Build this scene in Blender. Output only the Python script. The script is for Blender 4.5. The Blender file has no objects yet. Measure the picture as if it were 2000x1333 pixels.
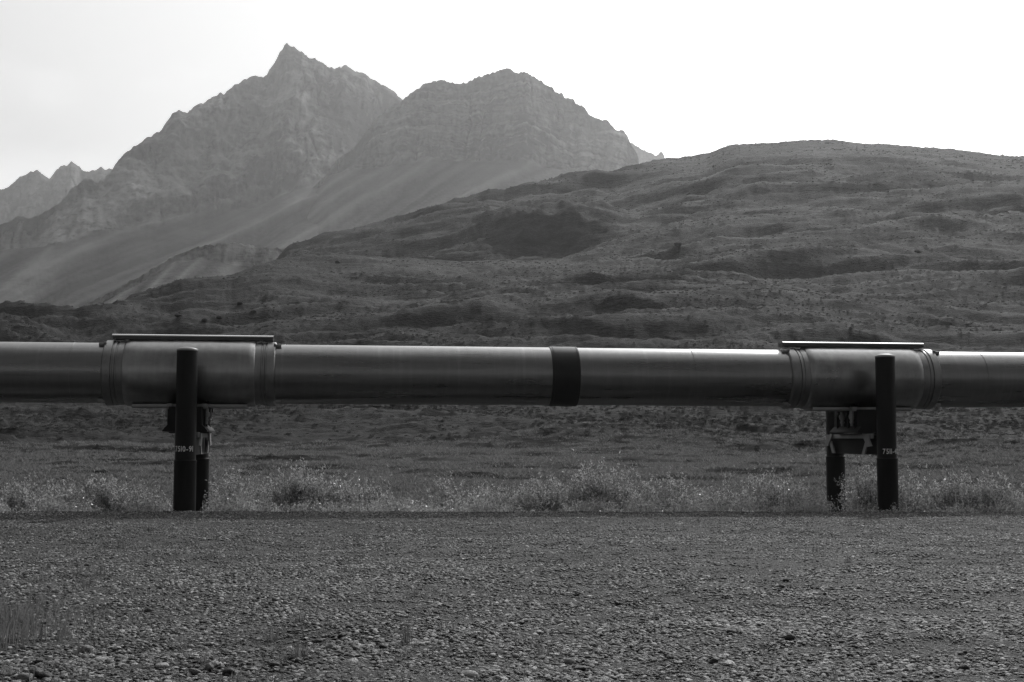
import bpy, bmesh, math, random
import numpy as np
from mathutils import Vector, Matrix

random.seed(7)
rng = np.random.default_rng(11)
scene = bpy.context.scene
COL = scene.collection
R = math.radians

# ------------------------------------------------------------------ camera
F = 2500.0                      # focal length in pixels of the 2000 px wide photograph
CAM_H = 1.65
PITCH = math.atan((855.0 - 666.5) / F)
cam_data = bpy.data.cameras.new("camera")
cam_data.sensor_width = 36.0
cam_data.lens = 36.0 * F / 2000.0
cam_data.clip_start = 0.1
cam_data.clip_end = 30000.0
cam = bpy.data.objects.new("camera", cam_data)
COL.objects.link(cam)
cam.location = (0, 0, CAM_H)
cam.rotation_euler = (R(90) + PITCH, 0, 0)
scene.camera = cam

# ------------------------------------------------------------------ sky, sun, exposure
SUN_EL, SUN_AZ = R(38), R(21.5)
world = bpy.data.worlds.new("World")
scene.world = world
world.use_nodes = True
wn, wl = world.node_tree.nodes, world.node_tree.links
wn.clear()
w_out = wn.new("ShaderNodeOutputWorld")
w_bg = wn.new("ShaderNodeBackground")
w_sky = wn.new("ShaderNodeTexSky")
w_sky.sky_type = 'NISHITA'
w_sky.sun_disc = False
w_sky.sun_elevation = SUN_EL
w_sky.sun_rotation = SUN_AZ
w_sky.air_density = 1.0
w_sky.dust_density = 3.5
w_sky.ozone_density = 1.0
w_sep = wn.new("ShaderNodeSeparateColor")        # black and white film with a red filter
wl.new(w_sky.outputs[0], w_sep.inputs[0])
# thin high cloud
w_tc = wn.new("ShaderNodeTexCoord")
w_map = wn.new("ShaderNodeMapping")
w_map.inputs['Scale'].default_value = (1.0, 1.0, 2.6)
w_map.inputs['Location'].default_value = (0.35, 0.1, 0.2)
wl.new(w_tc.outputs['Generated'], w_map.inputs[0])
w_noise = wn.new("ShaderNodeTexNoise")
w_noise.inputs['Scale'].default_value = 2.6
w_noise.inputs['Detail'].default_value = 5.0
w_noise.inputs['Roughness'].default_value = 0.45
wl.new(w_map.outputs[0], w_noise.inputs['Vector'])
w_ramp = wn.new("ShaderNodeMapRange")
w_ramp.inputs['From Min'].default_value = 0.40
w_ramp.inputs['From Max'].default_value = 0.62
w_ramp.inputs['To Min'].default_value = 0.88
w_ramp.inputs['To Max'].default_value = 1.25
wl.new(w_noise.outputs[0], w_ramp.inputs[0])
w_mul = wn.new("ShaderNodeMath")
w_mul.operation = 'MULTIPLY'
wl.new(w_sep.outputs[0], w_mul.inputs[0])
wl.new(w_ramp.outputs[0], w_mul.inputs[1])
# bright thin cloud veil, forward scattering: strongest within some 60 degrees of the sun, fading smoothly away from it
w_dot = wn.new("ShaderNodeVectorMath")
w_dot.operation = 'DOT_PRODUCT'
w_dot.inputs[1].default_value = (math.sin(SUN_AZ) * math.cos(SUN_EL), math.cos(SUN_AZ) * math.cos(SUN_EL), math.sin(SUN_EL))
wl.new(w_tc.outputs['Generated'], w_dot.inputs[0])
w_veil = wn.new("ShaderNodeMapRange")
w_veil.interpolation_type = 'SMOOTHSTEP'
for k_, v_ in enumerate((0.36, 0.78, 0.5, 8.6)):
    w_veil.inputs[1 + k_].default_value = v_
wl.new(w_dot.outputs['Value'], w_veil.inputs[0])
w_vm = wn.new("ShaderNodeMath")
w_vm.operation = 'MULTIPLY'
wl.new(w_veil.outputs[0], w_vm.inputs[0])
wl.new(w_ramp.outputs[0], w_vm.inputs[1])
w_add = wn.new("ShaderNodeMath")
w_add.operation = 'ADD'
wl.new(w_mul.outputs[0], w_add.inputs[0])
wl.new(w_vm.outputs[0], w_add.inputs[1])
wl.new(w_add.outputs[0], w_bg.inputs['Color'])
w_bg.inputs['Strength'].default_value = 0.10
wl.new(w_bg.outputs[0], w_out.inputs['Surface'])

SUN_DIR = Vector((math.sin(SUN_AZ) * math.cos(SUN_EL), math.cos(SUN_AZ) * math.cos(SUN_EL), math.sin(SUN_EL)))
sun_data = bpy.data.lights.new("sun", 'SUN')
sun_data.energy = 2.6
sun_data.angle = R(0.6)
sun_data.color = (1.0, 1.0, 1.0)                 # the photograph is black and white
sun = bpy.data.objects.new("sun", sun_data)
COL.objects.link(sun)
sun.rotation_euler = SUN_DIR.to_track_quat('Z', 'Y').to_euler()
sun.location = (0, 0, 60)

scene.view_settings.view_transform = 'Standard'
scene.view_settings.look = 'None'
scene.view_settings.gamma = 1.0
scene.view_settings.use_curve_mapping = False
scene.view_settings.exposure = -0.48
scene.cycles.use_denoising = True
scene.cycles.denoising_prefilter = 'NONE'
scene.cycles.max_bounces = 6
scene.cycles.sample_clamp_direct = 2.5
scene.cycles.sample_clamp_indirect = 3.0
scene.cycles.volume_bounces = 0
scene.cycles.transparent_max_bounces = 8

# ------------------------------------------------------------------ helpers
CP, SP = math.cos(PITCH), math.sin(PITCH)

def ray(px, py):
    cx, cy = (px - 1000.0) / F, (666.5 - py) / F
    return Vector((cx, CP - SP * cy, SP + CP * cy))

def at(px, py, Y):
    """the point of the place seen at this pixel of the photograph, Y metres in front of the camera"""
    d = ray(px, py)
    t = Y / d.y
    return Vector((d.x * t, Y, CAM_H + d.z * t))

def az_of(px):
    return np.arctan((np.asarray(px, float) - 1000.0) / F)

def tan_of(px, py):
    """tangent of elevation over horizontal distance"""
    px, py = np.asarray(px, float), np.asarray(py, float)
    cx, cy = (px - 1000.0) / F, (666.5 - py) / F
    dy, dz = CP - SP * cy, SP + CP * cy
    return dz / np.hypot(cx, dy)

PERM = rng.permutation(4096)
GR = rng.random((4096, 2)) * 2 - 1
GR /= np.linalg.norm(GR, axis=1)[:, None]

def pnoise(x, y):
    xi, yi = np.floor(x).astype(np.int64), np.floor(y).astype(np.int64)
    xf, yf = x - xi, y - yi
    u = xf * xf * xf * (xf * (xf * 6 - 15) + 10)
    v = yf * yf * yf * (yf * (yf * 6 - 15) + 10)
    def g(ix, iy, dx, dy):
        h = PERM[(PERM[ix & 4095] + iy) & 4095]
        return GR[h, 0] * dx + GR[h, 1] * dy
    a = g(xi, yi, xf, yf)
    b = g(xi + 1, yi, xf - 1, yf)
    c = g(xi, yi + 1, xf, yf - 1)
    d = g(xi + 1, yi + 1, xf - 1, yf - 1)
    return ((a + (b - a) * u) * (1 - v) + (c + (d - c) * u) * v) * 1.5

def fbm(x, y, oct=4, gain=0.5, lac=2.03):
    s, a = np.zeros_like(x, dtype=float), 1.0
    for k in range(oct):
        s += a * pnoise(x + 17.3 * k, y - 9.1 * k)
        x, y, a = x * lac, y * lac, a * gain
    return s

def ridged(x, y, oct=4, gain=0.5):
    s, a = np.zeros_like(x, dtype=float), 1.0
    for k in range(oct):
        s += a * (1 - np.abs(pnoise(x + 31.7 * k, y + 5.3 * k)) * 2)
        x, y, a = x * 2.07, y * 2.07, a * gain
    return s

def sstep(a, b, x):
    t = np.clip((x - a) / (b - a), 0, 1)
    return t * t * (3 - 2 * t)

def tag(o, label=None, cat=None, group=None, kind=None):
    if label: o['label'] = label
    if cat: o['category'] = cat
    if group: o['group'] = group
    if kind: o['kind'] = kind
    return o

def link(o, parent=None):
    COL.objects.link(o)
    if parent is not None:
        o.parent = parent
    return o

def empty(name, loc, rz=0.0):
    o = bpy.data.objects.new(name, None)
    COL.objects.link(o)
    o.location = loc
    o.rotation_euler = (0, 0, rz)
    o.empty_display_size = 0.2
    return o

def mesh_np(name, verts, faces, mat, smooth=True):
    me = bpy.data.meshes.new(name)
    verts = np.asarray(verts, np.float32)
    faces = np.asarray(faces, np.int32)
    n = faces.shape[1]
    me.vertices.add(len(verts))
    me.vertices.foreach_set("co", verts.ravel())
    me.loops.add(faces.size)
    me.loops.foreach_set("vertex_index", faces.ravel())
    me.polygons.add(len(faces))
    me.polygons.foreach_set("loop_start", np.arange(0, faces.size, n, dtype=np.int32))
    me.polygons.foreach_set("use_smooth", np.full(len(faces), smooth))
    me.update(calc_edges=True)
    me.validate()
    if mat: me.materials.append(mat)
    return me

def grid_faces(nr, nc, wrap=False):
    i = np.arange(nr - 1)[:, None]
    j = np.arange(nc if wrap else nc - 1)[None, :]
    j2 = (j + 1) % nc
    return np.stack([i * nc + j, i * nc + j2, (i + 1) * nc + j2, (i + 1) * nc + j], -1).reshape(-1, 4)

def obj_bm(name, bm, mat, parent=None, smooth=False, angle=None):
    bmesh.ops.recalc_face_normals(bm, faces=bm.faces)
    me = bpy.data.meshes.new(name)
    for f in bm.faces: f.smooth = smooth or angle is not None
    bm.to_mesh(me)
    bm.free()
    if angle is not None:
        me.set_sharp_from_angle(angle=R(angle))
    me.materials.append(mat)
    return link(bpy.data.objects.new(name, me), parent)

def add_box(bm, c, size, rot=None, bevel=0.0, seg=2):
    g = bmesh.ops.create_cube(bm, size=1.0)
    vs = g['verts']
    for v in vs:
        v.co = Vector((v.co.x * size[0], v.co.y * size[1], v.co.z * size[2]))
    if bevel > 0:
        es = list({e for v in vs for e in v.link_edges})
        r = bmesh.ops.bevel(bm, geom=es, offset=bevel, segments=seg, affect='EDGES', profile=0.5)
        vs = list({v for f in r['faces'] for v in f.verts} | {v for v in vs if v.is_valid})
        # whole island
        seen, st = set(vs), list(vs)
        while st:
            v = st.pop()
            for e in v.link_edges:
                w = e.other_vert(v)
                if w not in seen:
                    seen.add(w); st.append(w)
        vs = list(seen)
    m = (rot.to_matrix().to_4x4() if rot is not None else Matrix())
    for v in vs:
        v.co = (m @ v.co.to_4d()).to_3d() + Vector(c)
    return vs

def add_lathe(bm, prof, seg=48, axis='X', c=(0, 0, 0), caps=True):
    """prof: list of (t, radius) along the axis"""
    c = Vector(c)
    rings = []
    for t, r in prof:
        ring = []
        for k in range(seg):
            a = 2 * math.pi * k / seg
            p = {'X': (t, r * math.cos(a), r * math.sin(a)),
                 'Y': (r * math.cos(a), t, r * math.sin(a)),
                 'Z': (r * math.cos(a), r * math.sin(a), t)}[axis]
            ring.append(bm.verts.new(c + Vector(p)))
        rings.append(ring)
    for a, b in zip(rings, rings[1:]):
        for k in range(seg):
            bm.faces.new((a[k], a[(k + 1) % seg], b[(k + 1) % seg], b[k]))
    if caps:
        bm.faces.new(rings[0]); bm.faces.new(rings[-1])

def add_poly(bm, pts, thick):
    """a plate: outline pts (list of Vector), extruded along the vector thick"""
    a = [bm.verts.new(p) for p in pts]
    b = [bm.verts.new(Vector(p) + thick) for p in pts]
    bm.faces.new(a); bm.faces.new(list(reversed(b)))
    n = len(a)
    for k in range(n):
        bm.faces.new((a[k], b[k], b[(k + 1) % n], a[(k + 1) % n]))

# ------------------------------------------------------------------ materials
def grey(v): return (v, v, v, 1.0)

def new_mat(name):
    m = bpy.data.materials.new(name)
    m.use_nodes = True
    nt = m.node_tree
    b = nt.nodes['Principled BSDF']
    return m, nt, b

def node(nt, kind, **kw):
    n = nt.nodes.new(kind)
    for k, v in kw.items():
        if k in n.inputs: n.inputs[k].default_value = v
        else: setattr(n, k, v)
    return n

def mrange(nt, src, a, b, c, d):
    n = node(nt, "ShaderNodeMapRange")
    n.inputs[1].default_value, n.inputs[2].default_value = a, b
    n.inputs[3].default_value, n.inputs[4].default_value = c, d
    nt.links.new(src, n.inputs[0])
    return n.outputs[0]

def math2(nt, op, a, b):
    n = node(nt, "ShaderNodeMath", operation=op)
    for k, s in enumerate((a, b)):
        if hasattr(s, 'is_linked') or isinstance(s, bpy.types.NodeSocket): nt.links.new(s, n.inputs[k])
        else: n.inputs[k].default_value = s
    return n.outputs[0]

def noise_out(nt, scale, detail=4, rough=0.55, stretch=(1, 1, 1), coord='Object', loc=(0, 0, 0)):
    tc = node(nt, "ShaderNodeTexCoord")
    mp = node(nt, "ShaderNodeMapping")
    mp.inputs['Scale'].default_value = stretch
    mp.inputs['Location'].default_value = loc
    nt.links.new(tc.outputs[coord], mp.inputs[0])
    n = node(nt, "ShaderNodeTexNoise")
    n.inputs['Scale'].default_value = scale
    n.inputs['Detail'].default_value = detail
    n.inputs['Roughness'].default_value = rough
    nt.links.new(mp.outputs[0], n.inputs['Vector'])
    return n.outputs[0]

def bump(nt, b, h, strength, dist):
    n = node(nt, "ShaderNodeBump")
    n.inputs['Strength'].default_value = strength
    n.inputs['Distance'].default_value = dist
    nt.links.new(h, n.inputs['Height'])
    nt.links.new(n.outputs[0], b.inputs['Normal'])

def set_col(nt, b, val):
    c = node(nt, "ShaderNodeCombineColor")
    for k in range(3): nt.links.new(val, c.inputs[k])
    nt.links.new(c.outputs[0], b.inputs['Base Color'])

M = {}
def metal(name, base, rough, var=0.25, metallic=1.0, streak=(0.25, 3, 3), bstr=0.05, drip=0.0):
    m, nt, b = new_mat(name)
    b.inputs['Metallic'].default_value = metallic
    n1 = noise_out(nt, 1.6, 5, 0.6, streak)
    n2 = noise_out(nt, 9.0, 4, 0.6, (1, 1, 0.25))
    s = math2(nt, 'ADD', mrange(nt, n1, 0.3, 0.7, -var, var), mrange(nt, n2, 0.3, 0.7, -var * .4, var * .4))
    if drip:
        n4 = noise_out(nt, 1.0, 4, 0.7, (7.0, .35, .35))
        s = math2(nt, 'ADD', s, mrange(nt, n4, 0.52, 0.75, 0, drip))
        n5 = noise_out(nt, 1.0, 3, 0.6, (.5, 1.5, 14.0), loc=(3, 1, 2))
        s = math2(nt, 'ADD', s, mrange(nt, n5, 0.6, 0.75, 0, -drip))
    set_col(nt, b, math2(nt, 'MULTIPLY', math2(nt, 'ADD', s, 1.0), base))
    nt.links.new(math2(nt, 'ADD', mrange(nt, n1, 0.3, 0.7, -0.06, 0.08), rough), b.inputs['Roughness'])
    n3 = noise_out(nt, 0.9, 3, 0.5, (1.2, 1, 1))
    bump(nt, b, n3, bstr, 0.05)
    b.inputs['Specular IOR Level'].default_value = 0.5 if metallic > .5 else 0.28
    M[name] = m
    return m

metal('jacket', 0.25, 0.30, drip=0.22, var=.12)
metal('sleeve', 0.32, 0.32, drip=0.15, streak=(0.6, 1, 1))
metal('ring', 0.28, 0.42, streak=(1, 1, 1))
metal('bright', 0.62, 0.17, var=.10)
metal('lip', 0.10, 0.5, metallic=0.0, streak=(1, 1, 1))
metal('galvanised', 0.27, 0.5, metallic=0.25, streak=(1, 1, 1))
metal('wrap', 0.03, 0.42, metallic=0.0, streak=(1, 1, 1))
metal('post_steel', 0.016, 0.55, metallic=0.1, var=0.35, streak=(1, 1, 0.4))
metal('beam_steel', 0.02, 0.8, metallic=0.0, streak=(1, 1, 1))
metal('rubber', 0.02, 0.6, metallic=0.0, streak=(1, 1, 1))
metal('paint', 0.7, 0.6, metallic=0.0, var=0.3, streak=(8, 8, 8))

# tundra
def tundra_mat():
    m, nt, b = new_mat('tundra')
    big = noise_out(nt, 0.02, 6, 0.6, (1, 1, 1))
    mid = noise_out(nt, 0.22, 6, 0.62, (0.3, 1, 1))
    fin = noise_out(nt, 1.6, 6, 0.7, (0.4, 1, 1))
    s = math2(nt, 'ADD', mrange(nt, big, 0.35, 0.65, -0.020, 0.022), mrange(nt, mid, 0.3, 0.7, -0.024, 0.026))
    s = math2(nt, 'ADD', s, mrange(nt, fin, 0.32, 0.68, -0.034, 0.038))
    ha = node(nt, "ShaderNodeAttribute", attribute_name='heath')
    s = math2(nt, 'MULTIPLY', math2(nt, 'ADD', s, 0.031), math2(nt, 'SUBTRACT', 1.0, math2(nt, 'MULTIPLY', ha.outputs['Fac'], 0.58)))
    s = math2(nt, 'MAXIMUM', s, 0.010)
    set_col(nt, b, s)
    b.inputs['Roughness'].default_value = 0.9
    b.inputs['Specular IOR Level'].default_value = 0.2
    h = math2(nt, 'ADD', math2(nt, 'MULTIPLY', mid, 2.0), fin)
    bump(nt, b, h, 0.9, 0.5)
    return m
M['tundra'] = tundra_mat()

def rock_mat(name, base, scale=0.01):
    m, nt, b = new_mat(name)
    big = noise_out(nt, scale, 7, 0.62)
    stra = noise_out(nt, scale * 1.2, 6, 0.65, (1, 1, 7))
    vert = noise_out(nt, scale * 3, 5, 0.65, (1, 1, 0.2))
    at_ = node(nt, "ShaderNodeAttribute", attribute_name='scree')
    s = math2(nt, 'ADD', mrange(nt, big, 0.3, 0.7, -0.75, 0.65), mrange(nt, stra, 0.3, 0.7, -0.25, 0.25))
    s = math2(nt, 'ADD', s, mrange(nt, vert, 0.3, 0.7, -0.55, 0.5))
    k = math2(nt, 'SUBTRACT', 1.0, math2(nt, 'MULTIPLY', at_.outputs['Fac'], 0.6))
    s = math2(nt, 'MULTIPLY', s, k)
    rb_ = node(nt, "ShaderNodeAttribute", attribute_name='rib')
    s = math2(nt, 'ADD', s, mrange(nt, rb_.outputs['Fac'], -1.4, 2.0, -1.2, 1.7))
    s = math2(nt, 'MAXIMUM', math2(nt, 'ADD', s, 1.0), 0.12)
    s = math2(nt, 'MULTIPLY', s, math2(nt, 'SUBTRACT', 1.0, math2(nt, 'MULTIPLY', at_.outputs['Fac'], 0.45)))
    set_col(nt, b, math2(nt, 'MULTIPLY', s, base))
    b.inputs['Roughness'].default_value = 0.95
    b.inputs['Specular IOR Level'].default_value = 0.1
    h = math2(nt, 'ADD', math2(nt, 'ADD', big, stra), vert)
    bump(nt, b, math2(nt, 'MULTIPLY', h, k), 0.5, 16.0)
    return m
M['rock'] = rock_mat('mountain_rock', 0.17, 0.008)
M['moraine'] = rock_mat('moraine_rock', 0.30, 0.02)

def gravel_ground_mat():
    m, nt, b = new_mat('gravel_ground')
    big = noise_out(nt, 0.25, 4, 0.6)
    mid = noise_out(nt, 9.0, 5, 0.7)
    v = node(nt, "ShaderNodeTexVoronoi")
    v.inputs['Scale'].default_value = 38.0
    tc = node(nt, "ShaderNodeTexCoord")
    nt.links.new(tc.outputs['Object'], v.inputs['Vector'])
    sepc = node(nt, "ShaderNodeSeparateColor")
    nt.links.new(v.outputs['Color'], sepc.inputs[0])
    s = math2(nt, 'ADD', mrange(nt, big, 0.3, 0.7, -0.03, 0.03), mrange(nt, mid, 0.3, 0.7, -0.05, 0.05))
    s = math2(nt, 'ADD', s, mrange(nt, sepc.outputs[0], 0, 1, -0.07, 0.09))
    s = math2(nt, 'MAXIMUM', math2(nt, 'MULTIPLY', math2(nt, 'ADD', s, 0.085), 0.60), 0.012)
    set_col(nt, b, s)
    b.inputs['Roughness'].default_value = 0.85
    b.inputs['Specular IOR Level'].default_value = 0.3
    h = math2(nt, 'ADD', math2(nt, 'MULTIPLY', mid, 0.7), mrange(nt, v.outputs['Distance'], 0, 0.7, 0.8, 0))
    bump(nt, b, h, 1.0, 0.03)
    return m
M['gravel_ground'] = gravel_ground_mat()

def stone_mat(name, lo, hi, rough=0.48):
    m, nt, b = new_mat(name)
    oi = node(nt, "ShaderNodeObjectInfo")
    r = mrange(nt, math2(nt, 'POWER', oi.outputs['Random'], 2.9), 0, 1, lo, hi)
    n = noise_out(nt, 3.0, 5, 0.65, coord='Object')
    set_col(nt, b, math2(nt, 'MULTIPLY', r, mrange(nt, n, 0.3, 0.7, 0.75, 1.25)))
    b.inputs['Roughness'].default_value = rough
    b.inputs['Specular IOR Level'].default_value = 0.35
    bump(nt, b, n, 0.5, 0.1)
    return m
M['stone'] = stone_mat('stone', 0.022, 0.50, 0.55)
M['dark_stone'] = stone_mat('dark_stone', 0.03, 0.06)
M['boulder'] = stone_mat('boulder', 0.02, 0.04, 0.95)

def leaf_mat(name, base, trans=0.45, gloss=0.35, rough=0.35):
    m, nt, b = new_mat(name)
    n = noise_out(nt, 2.5, 3, 0.6)
    g = node(nt, "ShaderNodeNewGeometry")
    v = math2(nt, 'MULTIPLY', mrange(nt, n, 0.3, 0.7, 0.7, 1.3), base)
    v = math2(nt, 'MULTIPLY', v, mrange(nt, g.outputs['Random Per Island'], 0, 1, 0.55, 1.5))
    set_col(nt, b, v)
    b.inputs['Roughness'].default_value = rough
    b.inputs['Specular IOR Level'].default_value = gloss
    t = node(nt, "ShaderNodeBsdfTranslucent")
    c = node(nt, "ShaderNodeCombineColor")
    for k in range(3): nt.links.new(v, c.inputs[k])
    nt.links.new(c.outputs[0], t.inputs[0])
    mx = node(nt, "ShaderNodeMixShader")
    mx.inputs[0].default_value = trans
    nt.links.new(b.outputs[0], mx.inputs[1])
    nt.links.new(t.outputs[0], mx.inputs[2])
    nt.links.new(mx.outputs[0], nt.nodes['Material Output'].inputs['Surface'])
    return m
M['leaf'] = leaf_mat('willow_leaf', 0.36, 0.6, 0.8, 0.28)
M['grass'] = leaf_mat('grass_blade', 0.17, 0.5, 0.25, 0.5)
M['dwarf'] = leaf_mat('dwarf_shrub_leaf', 0.062, 0.5, 0.2, 0.6)
M['twig'] = metal('twig', 0.06, 0.8, metallic=0.0, streak=(1, 1, 1))

# ------------------------------------------------------------------ ground sheet to the horizon
gv, nseg = [(0, 0, -9.0)], 64
radii = [60, 400, 1500, 4000, 9000, 12000]
for r in radii:
    for k in range(nseg):
        a = 2 * math.pi * k / nseg
        gv.append((r * math.cos(a), r * math.sin(a), -9.0 - r * 0.0008))
me = bpy.data.meshes.new("ground")
fs = [(0, 1 + k, 1 + (k + 1) % nseg) for k in range(nseg)]
for q in range(len(radii) - 1):
    b0, b1 = 1 + q * nseg, 1 + (q + 1) * nseg
    fs += [(b0 + k, b1 + k, b1 + (k + 1) % nseg, b0 + (k + 1) % nseg) for k in range(nseg)]
me.from_pydata(gv, [], fs)
me.materials.append(M['tundra'])
tag(link(bpy.data.objects.new("ground", me)), "dark tundra ground running out to the horizon", kind='structure')

# ------------------------------------------------------------------ tundra hillside
# apparent heights read off the photograph at real distances: columns of (distance, picture row)
HILL = {
    -700: [(27, 1075), (40, 1015), (60, 950), (100, 908), (150, 878), (220, 835), (300, 770), (400, 710), (520, 660), (600, 664), (800, 710), (1100, 760), (1500, 790)],
    0:    [(27, 1075), (40, 1010), (60, 950), (100, 906), (150, 876), (220, 825), (300, 752), (400, 682), (500, 632), (600, 640), (800, 700), (1100, 760), (1500, 790)],
    200:  [(27, 1075), (40, 1008), (60, 950), (100, 905), (150, 875), (220, 822), (300, 750), (400, 675), (520, 610), (600, 618), (800, 690), (1100, 750), (1500, 790)],
    340:  [(27, 1075), (40, 1008), (60, 948), (100, 904), (150, 874), (220, 820), (300, 745), (420, 650), (560, 572), (640, 584), (800, 650), (1100, 730), (1500, 790)],
    450:  [(27, 1075), (40, 1008), (60, 948), (100, 904), (150, 872), (220, 818), (300, 740), (420, 635), (580, 546), (660, 556), (800, 590), (1000, 640), (1500, 780)],
    560:  [(27, 1075), (40, 1008), (60, 947), (100, 903), (150, 872), (220, 815), (300, 738), (430, 615), (600, 517), (730, 548), (850, 515), (1000, 500), (1200, 540), (1500, 640)],
    650:  [(27, 1075), (40, 1008), (60, 947), (100, 903), (150, 871), (220, 812), (300, 735), (430, 610), (620, 511), (740, 548), (830, 505), (1000, 462), (1200, 500), (1500, 590)],
    800:  [(27, 1075), (40, 1008), (60, 946), (100, 902), (150, 870), (220, 808), (300, 730), (430, 605), (610, 514), (735, 548), (800, 490), (870, 460), (1030, 430), (1200, 455), (1500, 540)],
    1000: [(27, 1075), (40, 1008), (60, 945), (100, 901), (150, 870), (220, 806), (300, 728), (430, 600), (610, 513), (715, 545), (750, 520), (800, 440), (900, 412), (1060, 374), (1200, 388), (1500, 470)],
    1100: [(27, 1075), (40, 1008), (60, 945), (100, 901), (150, 870), (220, 806), (300, 728), (430, 600), (610, 518), (720, 524), (760, 500), (800, 436), (900, 404), (1080, 355), (1200, 365), (1500, 450)],
    1220: [(27, 1075), (40, 1008), (60, 946), (100, 902), (150, 870), (220, 808), (300, 730), (430, 605), (600, 520), (700, 492), (780, 455), (860, 418), (960, 380), (1090, 333), (1250, 345), (1500, 430)],
    1410: [(27, 1075), (40, 1010), (60, 947), (100, 903), (150, 872), (220, 812), (300, 735), (430, 615), (600, 505), (700, 458), (850, 385), (1000, 330), (1120, 298), (1250, 300), (1600, 400)],
    1590: [(27, 1075), (40, 1010), (60, 948), (100, 904), (150, 873), (220, 815), (300, 740), (430, 620), (600, 500), (700, 450), (850, 370), (1000, 310), (1130, 280), (1250, 288), (1600, 390)],
    1800: [(27, 1075), (40, 1012), (60, 950), (100, 906), (150, 875), (220, 818), (300, 745), (430, 625), (600, 500), (700, 450), (850, 370), (1000, 315), (1130, 288), (1250, 296), (1600, 400)],
    2000: [(27, 1075), (40, 1012), (60, 952), (100, 907), (150, 877), (220, 820), (300, 748), (430, 630), (600, 505), (700, 458), (850, 380), (1000, 330), (1130, 310), (1250, 318), (1600, 420)],
    2700: [(27, 1075), (40, 1015), (60, 955), (100, 910), (150, 880), (220, 830), (300, 760), (430, 650), (600, 550), (700, 510), (850, 450), (1000, 410), (1130, 400), (1250, 405), (1600, 500)],
}
# fine skyline of the main hill: (px, row)
CREST = [(560, 500), (590, 488), (620, 474), (650, 462), (676, 457), (700, 455), (730, 449), (760, 441), (800, 430), (830, 421),
         (860, 411), (900, 402), (930, 392), (955, 383), (985, 383), (1010, 376), (1050, 366), (1100, 355), (1145, 343), (1165, 339), (1190, 339),
         (1240, 327), (1300, 315), (1360, 310), (1385, 307), (1410, 297), (1430, 290), (1450, 287), (1520, 284), (1590, 279), (1650, 281),
         (1740, 285), (1800, 288), (1870, 294), (1920, 301), (1960, 308), (2000, 311), (2300, 345), (2700, 400)]
LOWER = [(-700, 660), (-200, 640), (0, 633), (70, 630), (150, 628), (200, 612), (250, 594), (300, 583), (335, 570), (350, 562), (400, 553), (450, 546), (480, 536),
         (520, 522), (560, 515), (600, 512), (650, 510), (700, 512), (760, 515), (800, 513), (870, 517), (940, 513), (1000, 513), (1050, 515), (1100, 518)]

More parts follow.
